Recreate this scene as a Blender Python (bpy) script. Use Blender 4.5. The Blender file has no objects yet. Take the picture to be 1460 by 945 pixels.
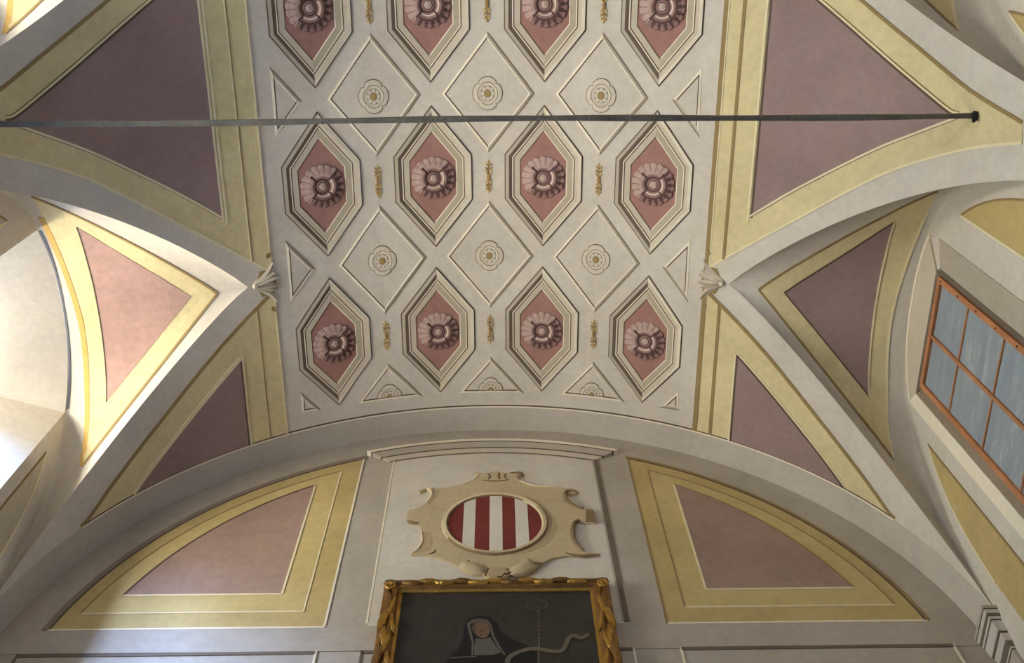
import bpy, bmesh, math, random
from mathutils import Vector, Matrix
random.seed(7)
sin, cos, pi, sqrt = math.sin, math.cos, math.pi, math.sqrt
S = bpy.context.scene
COL = S.collection

# ------------------------------------------------------------------ camera
CZ = 1.6                                   # eye height; vault heights below are given above the eye
F_PX, PITCH, ROLL, YAW, CX = 1456.9, 1.1735, -0.0389, -0.0341, 0.058
cp, sp, cr, sr, cy, sy = cos(PITCH), sin(PITCH), cos(ROLL), sin(ROLL), cos(YAW), sin(YAW)
def _yaw(x, y, z): return Vector((x*cy - y*sy, x*sy + y*cy, z))
RT, UP, FW = _yaw(cr, -sr*sp, sr*cp), _yaw(-sr, -cr*sp, cr*cp), _yaw(0, cp, sp)
cam_d = bpy.data.cameras.new('camera'); cam = bpy.data.objects.new('camera', cam_d); COL.objects.link(cam)
cam_d.sensor_fit = 'HORIZONTAL'; cam_d.sensor_width = 36; cam_d.lens = F_PX/1460*36
cam_d.clip_start = 0.05; cam_d.clip_end = 200
M = Matrix.Identity(4)
for i in range(3):
    M[i][0], M[i][1], M[i][2] = RT[i], UP[i], -FW[i]
M[0][3], M[1][3], M[2][3] = CX, 0, CZ
cam.matrix_world = M
S.camera = cam

# ------------------------------------------------------------------ light
vs = S.view_settings
vs.view_transform = 'Standard'; vs.look = 'None'; vs.gamma = 1; vs.use_curve_mapping = False
vs.exposure = -0.08
w = bpy.data.worlds.new('sky'); S.world = w; w.use_nodes = True
bg = w.node_tree.nodes['Background']; bg.inputs[0].default_value = (0.55, 0.70, 1.0, 1); bg.inputs[1].default_value = 0.5

# ------------------------------------------------------------------ the vault's measures
A, B, ZS, D, W = 2.6, 2.5355, 4.059, 3.542, 2.6
K_S = 2.57
SILL, HEAD = 3.0, 5.60
XA = 1.53
TA = math.asin(XA/A)
# bay: middle, half span towards the door, its curve, half span towards the end wall, its curve
BAYS = [(2.245, 1.11, .92, 1.11, 1.13), (-.22, 1.20, .92, 1.075, .85), (-2.75, 1.08, .95, 1.08, .95)]
Y_FRONT = -4.15
SKY_W, HIGH_SKY_W, STREET_W, FACADE_W = 15000, 28000, 6000, 2000
def window_light(name, loc, rot, sx, sz, energy, col, spread=pi):
    d = bpy.data.lights.new(name, 'AREA'); d.shape = 'RECTANGLE'; d.size = sx; d.size_y = sz
    d.energy = energy; d.color = col; d.spread = spread
    o = bpy.data.objects.new(name, d); COL.objects.link(o); o.location = loc; o.rotation_euler = rot
    return o
def aim(loc, to):
    return (Vector(to)-Vector(loc)).to_track_quat('-Z', 'Y').to_euler()
# open sky above the street, entering the tall windows of the left wall from above
window_light('sky_daylight', (-4.6, -1.2, CZ+7.0), aim((-4.6, -1.2, CZ+7.0), (-2.9, 1.2, CZ+4.6)), 5, 2.5, SKY_W, (0.24, 0.43, 1.0))
window_light('high_sky_daylight', (-6.2, -.2, CZ+8.2), aim((-6.2, -.2, CZ+8.2), (-2.9, -.2, CZ+4.4)), 8.5, 3.5, HIGH_SKY_W, (0.24, 0.43, 1.0))
# sunlit street outside, throwing light up through the same windows
window_light('street_bounce', (-6.0, -.2, CZ+2.4), aim((-6.0, -.2, CZ+2.4), (-2.9, -.2, CZ+4.3)), 8.5, 3.2, STREET_W, (1.0, 0.905, 0.775))
# pale house fronts across the street
window_light('facade_bounce', (-8.5, -.2, CZ+4.6), aim((-8.5, -.2, CZ+4.6), (-2.9, -.2, CZ+4.5)), 9, 3.0, FACADE_W, (0.85, 0.95, 1.0))

# ------------------------------------------------------------------ materials
MATS = {}
def lin(c):
    return tuple((x/255/12.92 if x/255 <= .04045 else ((x/255+.055)/1.055)**2.4) for x in c)
def plaster(name, rgb, var=.10, rough=.85, bump=.15, scale=2.2, metallic=0.0, tint=None):
    if name in MATS: return MATS[name]
    m = bpy.data.materials.new(name); m.use_nodes = True; nt = m.node_tree; N = nt.nodes; L = nt.links
    b = N['Principled BSDF']; b.inputs['Roughness'].default_value = rough; b.inputs['Metallic'].default_value = metallic
    b.inputs['Specular IOR Level'].default_value = .25 if not metallic else .5
    g = N.new('ShaderNodeNewGeometry')
    n1 = N.new('ShaderNodeTexNoise'); n1.inputs['Scale'].default_value = scale; n1.inputs['Detail'].default_value = 7; n1.inputs['Roughness'].default_value = .62
    n2 = N.new('ShaderNodeTexNoise'); n2.inputs['Scale'].default_value = scale*11; n2.inputs['Detail'].default_value = 4
    L.new(g.outputs['Position'], n1.inputs['Vector']); L.new(g.outputs['Position'], n2.inputs['Vector'])
    mx = N.new('ShaderNodeMath'); mx.operation = 'MULTIPLY_ADD'; mx.inputs[1].default_value = .65
    ml = N.new('ShaderNodeMath'); ml.operation = 'MULTIPLY'; ml.inputs[1].default_value = .35
    L.new(n2.outputs['Fac'], ml.inputs[0]); L.new(n1.outputs['Fac'], mx.inputs[0]); L.new(ml.outputs[0], mx.inputs[2])
    r = N.new('ShaderNodeValToRGB')
    c = lin(rgb); t = tint or (1.0, .985, .95)
    lo = tuple(x*(1-var*1.5)*k for x, k in zip(c, t)); hi = tuple(min(1, x*(1+var*1.3)) for x in c)
    r.color_ramp.elements[0].position = .30; r.color_ramp.elements[0].color = lo + (1,)
    r.color_ramp.elements[1].position = .70; r.color_ramp.elements[1].color = hi + (1,)
    L.new(mx.outputs[0], r.inputs['Fac']); L.new(r.outputs['Color'], b.inputs['Base Color'])
    bp = N.new('ShaderNodeBump'); bp.inputs['Strength'].default_value = bump; bp.inputs['Distance'].default_value = .01
    L.new(n2.outputs['Fac'], bp.inputs['Height']); L.new(bp.outputs['Normal'], b.inputs['Normal'])
    MATS[name] = m; return m
cream   = plaster('cream_plaster', (206, 196, 178))
grey    = plaster('grey_plaster', (196, 187, 172))
cornerg = plaster('warm_grey_plaster', (178, 166, 148))
yellow  = plaster('yellow_ochre_paint', (214, 197, 148), .12)
ochre   = plaster('deep_ochre_paint', (188, 164, 108), .12)
mauve   = plaster('mauve_paint', (150, 126, 117), .12, tint=(1, .97, .97))
mauve_w = plaster('mauve_lunette_paint', (158, 130, 114), .14)
pink    = plaster('rose_paint', (160, 118, 106), .12)
hi_l    = plaster('highlight_paint', (234, 222, 196), .06)
hi_y    = plaster('pale_yellow_paint', (228, 214, 172), .06)
mid_l   = plaster('stone_grey_paint', (176, 164, 144), .08)
frm_l   = plaster('stone_cream_paint', (198, 184, 160), .08)
frm_r   = plaster('stone_shade_paint', (180, 167, 140), .08)
dark_l  = plaster('umber_paint', (112, 98, 82), .10)
line_d  = plaster('dark_umber_line', (98, 82, 66), .08)
line_o  = plaster('ochre_line', (150, 126, 82), .08)
pet_l   = plaster('petal_pale_paint', (180, 153, 140), .10)
pet_m   = plaster('petal_rose_paint', (146, 112, 102), .10)
pet_d   = plaster('petal_dark_paint', (92, 68, 64), .10)
pet_h   = plaster('boss_paint', (210, 192, 172), .10)
gold_p  = plaster('gold_ochre_paint', (200, 164, 92), .16)
gold_d  = plaster('gold_brown_paint', (162, 126, 74), .16)
boss_y  = plaster('flower_heart_paint', (162, 136, 84), .12)
fl_c    = plaster('flower_cream_paint', (208, 197, 174), .08)
fl_d    = plaster('flower_line_paint', (122, 106, 82), .08)
cart_m  = plaster('cartouche_tan_paint', (192, 172, 134), .12)
cart_l  = plaster('cartouche_pale_paint', (220, 200, 160), .10)
cart_d  = plaster('cartouche_umber_paint', (132, 110, 78), .12)
red_p   = plaster('heraldic_red_paint', (120, 52, 44), .14)
white_p = plaster('heraldic_white_paint', (216, 206, 188), .06)
wood_p  = plaster('orange_brown_wood', (182, 122, 80), .22, rough=.7, scale=5)
pane_p  = plaster('painted_blue_grey_pane', (152, 160, 162), .20, rough=.6, scale=3, tint=(.95, .98, 1))
def streak(m):
    nt = m.node_tree; g = [n for n in nt.nodes if n.type == 'NEW_GEOMETRY'][0]
    mp = nt.nodes.new('ShaderNodeMapping'); mp.inputs['Scale'].default_value = (1, .8, 4.5)
    nt.links.new(g.outputs['Position'], mp.inputs['Vector'])
    for n in nt.nodes:
        if n.type == 'TEX_NOISE': nt.links.new(mp.outputs['Vector'], n.inputs['Vector'])
    r = [n for n in nt.nodes if n.type == 'VALTORGB'][0].color_ramp
    e = r.elements.new(.56); e.color = (*lin((150, 157, 158)), 1); e = r.elements.new(.63); e.color = (*lin((176, 176, 168)), 1)
streak(pane_p)
gilt    = plaster('gilded_wood', (188, 148, 72), .30, rough=.28, bump=.5, scale=6, metallic=.8, tint=(.9, .75, .5))
gilt_d  = plaster('worn_gilding', (140, 102, 54), .30, rough=.45, bump=.4, scale=7, metallic=.6, tint=(.8, .7, .5))
iron    = plaster('iron', (108, 102, 90), .30, rough=.6, bump=.6, scale=9, metallic=.35)
iron_d  = plaster('dark_iron', (50, 46, 42), .3, rough=.6, bump=.4, scale=9, metallic=.4)
canvas_m= plaster('dark_canvas', (54, 49, 43), .25, rough=.5, bump=.1, scale=4)
habit   = plaster('black_habit_paint', (22, 21, 22), .2, rough=.5, bump=.05)
skin_p  = plaster('painted_skin', (116, 90, 70), .10, rough=.5, bump=.05)
linen_p = plaster('painted_linen', (96, 90, 80), .14, rough=.5, bump=.05)
faint_p = plaster('faint_brown_paint', (72, 65, 56), .2, rough=.5, bump=.05)
scroll_p= plaster('painted_parchment', (108, 99, 80), .14, rough=.5, bump=.05)
glow_p  = plaster('warm_brown_glaze', (52, 46, 39), .2, rough=.5, bump=.05)
tile_m  = plaster('stone_floor', (160, 156, 150), .2, rough=.6)
white_w = plaster('white_plaster', (180, 174, 164), .06)
sash_m  = plaster('grey_window_wood', (150, 140, 125), .15)
gm = bpy.data.materials.new('window_glass'); gm.use_nodes = True
gn = gm.node_tree; gt = gn.nodes.new('ShaderNodeBsdfTransparent'); gt.inputs[0].default_value = (.93, .95, .95, 1); gg = gn.nodes.new('ShaderNodeBsdfGlossy'); gg.inputs['Roughness'].default_value = .08
gx_ = gn.nodes.new('ShaderNodeMixShader'); gx_.inputs[0].default_value = .06
gn.links.new(gt.outputs[0], gx_.inputs[1]); gn.links.new(gg.outputs[0], gx_.inputs[2]); gn.links.new(gx_.outputs[0], gn.nodes['Material Output'].inputs['Surface'])

# ------------------------------------------------------------------ object helpers
def tag(o, label=None, cat=None, group=None, kind=None):
    if label: o['label'] = label
    if cat: o['category'] = cat
    if group: o['group'] = group
    if kind: o['kind'] = kind
    return o
def link(name, me, parent=None, mats=()):
    o = bpy.data.objects.new(name, me); COL.objects.link(o)
    for m in mats: me.materials.append(m)
    if parent is not None: o.parent = parent
    return o
def from_py(name, vs_, fs, mat, parent=None, smooth=False):
    me = bpy.data.meshes.new(name); me.from_pydata([tuple(v) for v in vs_], [], fs); me.update()
    if smooth:
        for p in me.polygons: p.use_smooth = True
    return link(name, me, parent, [mat] if not isinstance(mat, (list, tuple)) else mat)
def copy_tree(o, parent, dy):
    c = o.copy(); COL.objects.link(c); c.parent = parent
    if dy is not None: c.location.y += dy
    for ch in list(o.children): copy_tree(ch, c, None)
    return c

# surface maps: two surface coordinates and a height above the surface -> world point
def barrel(s, y, h):
    t = s/K_S
    n = Vector((sin(t)/A, 0, cos(t)/B)).normalized()
    return Vector((A*sin(t), y, CZ+ZS+B*cos(t))) - n*h
def groin_x(y, bay):
    ym, hl, kl, hh, kh = bay
    h, k = (hh, kh) if y > ym else (hl, kl)
    return XA + (W-XA)*min(abs(y-ym)/h, 1)**(1/k)
def groin_y(x, bay, up):
    ym, hl, kl, hh, kh = bay
    d = min(max((x-XA)/(W-XA), 0), 1)
    return ym + hh*d**kh if up else ym - hl*d**kl
def form_z(y, bay):
    ym, hl, kl, hh, kh = bay
    d = min(abs(y-ym)/(hh if y > ym else hl), 1)
    return ZS + 1.78*max(0, 1-d**2.3)**(1/2.3)
def bar_z(x): return ZS + B*sqrt(max(0, 1-(x/A)**2))
def pen_shape(x, d):
    w_ = min(max((x-XA)/(W-XA), 0), 1); d = min(abs(d), 1)
    zc = bar_z(XA)+(ZS+1.78-bar_z(XA))*w_
    return bar_z(x)+(zc-bar_z(x))*((1-w_)*(1-d*d)+w_*max(0, 1-d**2.3)**(1/2.3))
def pen_z(x, y, bay):
    up = y > bay[0]; g = abs(groin_y(x, bay, up)-bay[0])
    return pen_shape(x, abs(y-bay[0])/max(g, 1e-6))
def pen_map(side, bay):
    return lambda x, y, h: Vector((side*x, y, CZ + pen_z(x, y, bay) - h))
def wall_b(x, z, h): return Vector((x, D-max(h, .0008), z+CZ))
def wall_r(y, z, h): return Vector((W-h, y, z+CZ))
def wall_l(y, z, h): return Vector((-W+h, y, z+CZ))

def add_slab(bm, poly, fmap, h, mi, cell=.14, base=-.003):
    """one painted or moulded piece: a polygon laid on a surface, with its own thickness"""
    t = bmesh.new()
    hs = h if isinstance(h, (list, tuple)) else [h]*len(poly)
    vs_ = [t.verts.new((p[0], p[1], hh)) for p, hh in zip(poly, hs)]
    try: f = t.faces.new(vs_)
    except ValueError: t.free(); return
    if len(poly) > 3: bmesh.ops.triangulate(t, faces=[f])
    for ax in (0, 1):
        a = min(p[ax] for p in poly); b = max(p[ax] for p in poly)
        n = int((b-a)/cell)
        for k in range(1, n+1):
            co = [0, 0, 0]; no = [0, 0, 0]; co[ax] = a+(b-a)*k/(n+1); no[ax] = 1
            bmesh.ops.bisect_plane(t, geom=t.verts[:]+t.edges[:]+t.faces[:], plane_co=co, plane_no=no, dist=1e-6)
    bmesh.ops.dissolve_degenerate(t, dist=1e-6, edges=t.edges[:])
    top = {}
    for v in t.verts: top[v] = bm.verts.new(fmap(v.co.x, v.co.y, v.co.z))
    for f in t.faces:
        try: bm.faces.new([top[v] for v in f.verts]).material_index = mi
        except ValueError: pass
    low = {}
    for e in t.edges:
        if len(e.link_faces) == 1:
            q = []
            for v in e.verts:
                if v not in low: low[v] = bm.verts.new(fmap(v.co.x, v.co.y, base))
            a, b = e.verts
            try: bm.faces.new([top[a], top[b], low[b], low[a]]).material_index = mi
            except ValueError: pass
    t.free()
def build(name, pieces, parent, cell=.14):
    """pieces: (polygon, map, height, material) joined into one mesh"""
    bm = bmesh.new(); mats = []
    for poly, fmap, h, m in pieces:
        if m not in mats: mats.append(m)
        add_slab(bm, poly, fmap, h, mats.index(m), cell)
    bmesh.ops.recalc_face_normals(bm, faces=bm.faces[:])
    me = bpy.data.meshes.new(name); bm.to_mesh(me); bm.free()
    return link(name, me, parent, mats)
def offset_line(pts, d):
    out = []
    for i, p in enumerate(pts):
        a = pts[max(i-1, 0)]; b = pts[min(i+1, len(pts)-1)]
        tx, ty = b[0]-a[0], b[1]-a[1]; l = math.hypot(tx, ty) or 1
        out.append((p[0]-ty/l*d, p[1]+tx/l*d))
    return out
def ribbon(pts, d0, d1):
    """quads of a stripe that runs along a polyline between two offsets"""
    a, b = offset_line(pts, d0), offset_line(pts, d1)
    return [[a[i], a[i+1], b[i+1], b[i]] for i in range(len(pts)-1)]
def smooth_pts(pts, n=6):
    out = []
    for i in range(len(pts)-1):
        p0, p1, p2, p3 = pts[max(i-1, 0)], pts[i], pts[i+1], pts[min(i+2, len(pts)-1)]
        for k in range(n):
            t = k/n
            out.append(tuple(.5*(2*p1[j]+(p2[j]-p0[j])*t+(2*p0[j]-5*p1[j]+4*p2[j]-p3[j])*t*t+(3*p1[j]-p0[j]-3*p2[j]+p3[j])*t**3) for j in (0, 1)))
    return out + [tuple(pts[-1])]
def inset(poly, d):
    n = len(poly); area = sum(poly[i][0]*poly[(i+1) % n][1]-poly[(i+1) % n][0]*poly[i][1] for i in range(n))
    sg = 1 if area > 0 else -1; L = []
    for i in range(n):
        (x0, y0), (x1, y1) = poly[i], poly[(i+1) % n]; l = math.hypot(x1-x0, y1-y0)
        nx, ny = -(y1-y0)/l*sg, (x1-x0)/l*sg
        L.append((x0+nx*d, y0+ny*d, x1-x0, y1-y0))
    out = []
    for i in range(n):
        x0, y0, dx0, dy0 = L[i-1]; x1, y1, dx1, dy1 = L[i]
        det = dx0*dy1-dy0*dx1
        t = ((x1-x0)*dy1-(y1-y0)*dx1)/det
        out.append((x0+dx0*t, y0+dy0*t))
    return out
def mirror(poly): return [(-a, b) for a, b in poly]

# ------------------------------------------------------------------ shell: vault
def vault():
    V, Fc = [], []
    def grid(rows):
        base = len(V); n = len(rows[0])
        for r in rows: V.extend(r)
        for i in range(len(rows)-1):
            for j in range(n-1):
                Fc.append((base+i*n+j, base+i*n+j+1, base+(i+1)*n+j+1, base+(i+1)*n+j))
    NT = 30
    # crown
    ys = [Y_FRONT + (D+.02-Y_FRONT)*k/40 for k in range(41)]
    grid([[barrel(K_S*(-TA+2*TA*i/40), y, 0) for y in ys] for i in range(41)])
    th = [TA+(pi/2-TA)*(i/NT) for i in range(NT+1)]
    for s in (-1, 1):
        # flanks round the piers
        spans = []
        for i in range(len(BAYS)+1):
            lo = (lambda x, i=i: groin_y(x, BAYS[i], True)) if i < len(BAYS) else (lambda x: Y_FRONT)
            hi = (lambda x, i=i: groin_y(x, BAYS[i-1], False)) if i > 0 else (lambda x: D+.02)
            spans.append((lo, hi))
        for lo, hi in spans:
            grid([[barrel(s*K_S*t, lo(A*sin(t))+(hi(A*sin(t))-lo(A*sin(t)))*k/12, 0) for k in range(13)] for t in th])
        # lunette vaults
        for bay in BAYS:
            rows = []
            for t in th:
                x = min(A*sin(t), W); row = []
                for k in range(61):
                    d = -cos(pi*k/60); gy = abs(groin_y(x, bay, d > 0)-bay[0])
                    row.append(Vector((s*x, bay[0]+d*gy, CZ+pen_shape(x, d))))
                rows.append(row)
            grid(rows)
    return from_py('ceiling', V, Fc, cream, smooth=True)
ceiling = tag(vault(), 'painted barrel vault with side lunettes, coffers and yellow bands', 'ceiling', kind='structure')

# ------------------------------------------------------------------ shell: walls
def side_wall(side, name, mat, openings):
    V, Fc = [], []
    X = side*W
    def quad(*p):
        b = len(V); V.extend(p); Fc.append(tuple(range(b, b+len(p))))
    ys = {Y_FRONT, D+.02}
    for bay in BAYS:
        ym, hl, kl, hh, kh = bay
        for k in range(61):
            a = pi*k/60; ys.add(round(ym-(hl if cos(a) > 0 else hh)*cos(a), 5))
        ys.add(round(ym-.51, 5)); ys.add(round(ym+.625, 5))
    ys = sorted(ys)
    def top(y):
        return max([ZS]+[form_z(y, b) for b in BAYS if b[0]-b[1] < y < b[0]+b[3]])
    for a, b in zip(ys[:-1], ys[1:]):
        m = (a+b)/2
        op = any(bay[0]-.51 < m < bay[0]+.625 for bay in openings)
        ta, tb = CZ+top(a), CZ+top(b)
        if op:
            quad((X, a, 0), (X, b, 0), (X, b, CZ+SILL), (X, a, CZ+SILL))
        else:
            quad((X, a, 0), (X, b, 0), (X, b, tb), (X, a, ta))
    if openings:
        for bay in openings:                   # splayed embrasures
            a, b, z0, z1 = bay[0]-.51, bay[0]+.625, CZ+SILL, CZ+HEAD
            a2, b2, X2 = a+.20, b-.32, X+side*.62
            z02, z12 = z0+.25, z1-.18
            n_ = 60
            for k in range(n_):
                u, v = k/n_, (k+1)/n_
                ya, yb = a+(b-a)*u, a+(b-a)*v
                quad((X, ya, CZ+form_z(ya, bay)), (X, yb, CZ+form_z(yb, bay)), (X2, a2+(b2-a2)*v, z12), (X2, a2+(b2-a2)*u, z12))
            quad((X, a, z0), (X, b, z0), (X2, b2, z02), (X2, a2, z02))
            quad((X, a, z0), (X, a, CZ+form_z(a, bay)), (X2, a2, z12), (X2, a2, z02))
            quad((X, b, z0), (X, b, CZ+form_z(b, bay)), (X2, b2, z12), (X2, b2, z02))
    return from_py(name, V, Fc, mat)
wall_left = tag(side_wall(-1, 'wall_left', cream, BAYS), 'cream plaster side wall with deep splayed window openings', 'wall', kind='structure')
wall_right = tag(side_wall(1, 'wall_right', cream, []), 'cream plaster side wall with painted false windows', 'wall', kind='structure')
def end_wall(name, y, mat):
    n = 72; V = []; Fc = []
    for k in range(n+1):
        x = -A*cos(pi*k/n); V += [(x, y, 0), (x, y, CZ+ZS), (x, y, CZ+bar_z(x)+(.0))]
    for k in range(n):
        a, b = 3*k, 3*k+3
        Fc += [(a, b, b+1, a+1), (a+1, b+1, b+2, a+2)]
    return from_py(name, V, Fc, mat)
wall_back = tag(end_wall('wall_back', D, cornerg), 'warm grey end wall with painted lunette and pilasters', 'wall', kind='structure')
wall_front = tag(end_wall('wall_front', Y_FRONT, white_w), 'plain plaster wall behind the viewer', 'wall', kind='structure')
floor = tag(from_py('floor', [(-W, Y_FRONT, 0), (W, Y_FRONT, 0), (W, D, 0), (-W, D, 0)], [(0, 1, 2, 3)], tile_m), 'terracotta floor of the vaulted room', 'floor', kind='structure')

# real windows in the left wall
def box(V, Fc, x0, x1, y0, y1, z0, z1):
    b = len(V)
    V += [(x, y, z) for x in (x0, x1) for y in (y0, y1) for z in (z0, z1)]
    Fc += [tuple(b+i for i in q) for q in ((0, 1, 3, 2), (4, 6, 7, 5), (0, 4, 5, 1), (2, 3, 7, 6), (0, 2, 6, 4), (1, 5, 7, 3))]
def boxes(name, bs, mat, parent=None):
    V, Fc = [], []
    for b in bs: box(V, Fc, *b)
    return from_py(name, V, Fc, mat, parent)
for n, (bay, sd) in enumerate([(b_, -1) for b_ in BAYS]):
    a, b, z0, z1 = bay[0]-.31, bay[0]+.305, CZ+SILL+.25, CZ+HEAD-.18
    x0, x1 = (-3.28, -3.22) if sd < 0 else (3.22, 3.28)
    wn = tag(boxes('window_%d' % (n+1 if n < 3 else 6), [(x0, x1, a, a+.05, z0, z1), (x0, x1, b-.05, b, z0, z1), (x0, x1, a+.05, b-.05, z0, z0+.05), (x0, x1, a+.05, b-.05, z1-.05, z1)], sash_m),
             ('real window deep in the splayed opening of the left wall' if sd < 0 else 'real window behind the viewer in the right wall'), 'window', kind='structure')
    ym = (a+b)/2
    boxes('glazing_bar', [(x0+.01, x1-.01, ym-.012, ym+.012, z0+.05, z1-.05)], sash_m, wn)
    for k in range(1, 4):
        z = z0+(z1-z0)*k/4
        boxes('glazing_bar', [(x0+.01, x1-.01, a+.05, b-.05, z-.012, z+.012)], sash_m, wn)
    for c in range(2):
        for k in range(4):
            ya, yb = (a+.05, ym-.012) if c == 0 else (ym+.012, b-.05)
            boxes('pane', [(x0+.028, x0+.032, ya, yb, z0+.05+(z1-z0-.1)*k/4+.012, z0+.05+(z1-z0-.1)*(k+1)/4-.012)], gm, wn)

# ------------------------------------------------------------------ vault decoration: bands and panels
Y_END = 3.345
yg_lo = [(1.446, 2.19), (1.605, 2.06), (2.13, 1.662), (2.342, 1.505), (2.63, 1.320), (3.04, 1.138), (3.372, 1.04)]
yg_up = [(3.35, .945), (2.99, .85), (2.58, .655), (2.26, .476), (1.80, .19), (1.446, -.04)]
mv_lo = [(1.722, 1.788), (2.014, 1.561), (2.438, 1.275), (2.70, 1.13), (2.95, 1.003)]
mv_up = [(2.95, .985), (2.85, .965), (2.465, .775), (1.996, .492), (1.722, .315)]
cor_y = [(1.446, 2.31), (1.82, 2.585), (2.32, 2.965), (2.85, 3.295), (2.97, Y_END)]
cor_m = [(1.715, 2.716), (2.14, 3.04), (2.57, Y_END-.006)]
def pier_copy(dy):
    """the pier between the second and third bay, out of the frame, repeats the first"""
    return [[(a, b+dy) for a, b in l] for l in (yg_lo, yg_up, mv_lo, mv_up)]
for sgn in (-1, 1):
    mk = (lambda L: [(sgn*a, b) for a, b in L])
    for dy in (0, -2.52):
        l1, u1, l2, u2 = pier_copy(dy)
        l1, u1, l2, u2 = map(lambda L: smooth_pts(L, 4), (l1, u1, l2, u2))
        lit = sgn > 0
        o = build('yellow_band', [(mk(l1+u1), barrel, .004, yellow)], ceiling)
        o['label'] = 'yellow border round a mauve vault panel'
        m = build('mauve_panel', [(mk(l2+u2), barrel, .007, mauve)], ceiling)
        m['label'] = 'mauve triangular panel on the flank of the vault'
        pcs = []
        for q in ribbon(mk(l1), -.010*sgn, .004*sgn): pcs.append((q, barrel, .006, hi_y))
        for q in ribbon(mk(u1), -.012*sgn, .006*sgn): pcs.append((q, barrel, .006, line_o))
        build('edge_line', pcs, ceiling)
        pcs = []
        for q in ribbon(mk(l2), -.016*sgn, -.004*sgn): pcs.append((q, barrel, .009, hi_y))
        for q in ribbon(mk(u2), -.006*sgn, .006*sgn): pcs.append((q, barrel, .009, line_d))
        for q in ribbon(mk(u2), .007*sgn, .018*sgn): pcs.append((q, barrel, .0085, hi_y))
        for q in ribbon(mk(u2), .018*sgn, .023*sgn): pcs.append((q, barrel, .0085, line_o))
        pcs.append((mk([(1.722, u2[-1][1]), (1.735, u2[-1][1]), (1.735, l2[0][1]), (1.722, l2[0][1])]), barrel, .009, line_d if lit else hi_y))
        pcs.append((mk([(1.700, u2[-1][1]-.02), (1.714, u2[-1][1]-.02), (1.714, l2[0][1]+.03), (1.700, l2[0][1]+.02)]), barrel, .008, hi_y))
        build('panel_line', pcs, ceiling)
        # the two stripes of the straight band beside the coffers
        y0, y1 = u1[-1][1]+.01, l1[0][1]-.01
        if lit:
            pcs = [(mk([(1.446, y0), (1.474, y0), (1.474, y1-.02), (1.446, y1)]), barrel, .007, line_o),
                   (mk([(1.560, y0+.08), (1.580, y0+.09), (1.580, y1-.10), (1.560, y1-.09)]), barrel, .007, line_o),
                   (mk([(1.474, y0+.02), (1.482, y0+.02), (1.482, y1-.03), (1.474, y1-.02)]), barrel, .007, hi_y)]
        else:
            pcs = [(mk([(1.446, y0), (1.456, y0), (1.456, y1-.01), (1.446, y1)]), barrel, .007, hi_y),
                   (mk([(1.566, y0+.08), (1.573, y0+.09), (1.573, y1-.10), (1.566, y1-.09)]), barrel, .007, line_o),
                   (mk([(1.573, y0+.09), (1.579, y0+.09), (1.579, y1-.10), (1.573, y1-.10)]), barrel, .007, hi_y)]
        build('band_stripe', pcs, ceiling)
    # corner beside the end wall
    c1, c2 = smooth_pts(cor_y, 4), smooth_pts(cor_m, 4)
    o = build('yellow_band', [(mk(c1+[(1.446, Y_END)]), barrel, .004, yellow)], ceiling)
    o['label'] = 'yellow border next to the end wall'
    o = build('mauve_panel', [(mk(c2+[(1.722, Y_END-.006)]), barrel, .007, mauve)], ceiling)
    o['label'] = 'small mauve triangular panel next to the end wall'
    pcs = [(q, barrel, .006, line_o) for q in ribbon(mk(c1), -.016*sgn, .006*sgn)]
    build('edge_line', pcs, ceiling)
    pcs = [(q, barrel, .009, line_d if lit else hi_y) for q in ribbon(mk(c2), -.008*sgn, .005*sgn)]
    pcs += [(q, barrel, .009, hi_y) for q in ribbon(mk(c2), -.022*sgn, -.010*sgn)]
    pcs += [(mk([(1.700, 2.70), (1.712, 2.705), (1.718, Y_END), (1.706, Y_END)]), barrel, .009, hi_y),
            (mk([(1.715, 2.72), (1.724, 2.725), (1.732, Y_END), (1.722, Y_END)]), barrel, .009, line_d)]
    build('panel_line', pcs, ceiling)
    if lit:
        pcs = [(mk([(1.446, 2.32), (1.476, 2.34), (1.480, Y_END), (1.446, Y_END)]), barrel, .007, line_o),
               (mk([(1.558, 2.40), (1.578, 2.42), (1.586, Y_END), (1.562, Y_END)]), barrel, .007, line_o)]
    else:
        pcs = [(mk([(1.446, 2.32), (1.456, 2.33), (1.456, Y_END), (1.446, Y_END)]), barrel, .007, hi_y),
               (mk([(1.566, 2.40), (1.573, 2.41), (1.575, Y_END), (1.568, Y_END)]), barrel, .007, line_o)]
    build('band_stripe', pcs, ceiling)
# line and plain strip that close the painted vault towards the end wall
sN = 48
arc = [(-2.97+5.94*k/sN) for k in range(sN+1)]
build('end_line', [([(arc[k], Y_END), (arc[k+1], Y_END), (arc[k+1], Y_END+.011), (arc[k], Y_END+.011)], barrel, .006, hi_l) for k in range(sN)] +
      [([(arc[k], Y_END-.008), (arc[k+1], Y_END-.008), (arc[k+1], Y_END), (arc[k], Y_END)], barrel, .0055, line_d) for k in range(sN)], ceiling, cell=.3)

build('end_strip', [([(arc[k]*1.3, Y_END+.011), (arc[k+1]*1.3, Y_END+.011), (arc[k+1]*1.3, D), (arc[k]*1.3, D)], barrel, .0016, plaster('end_strip_paint', (188, 178, 161), .1)) for k in range(sN)], ceiling, cell=.3)
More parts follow.
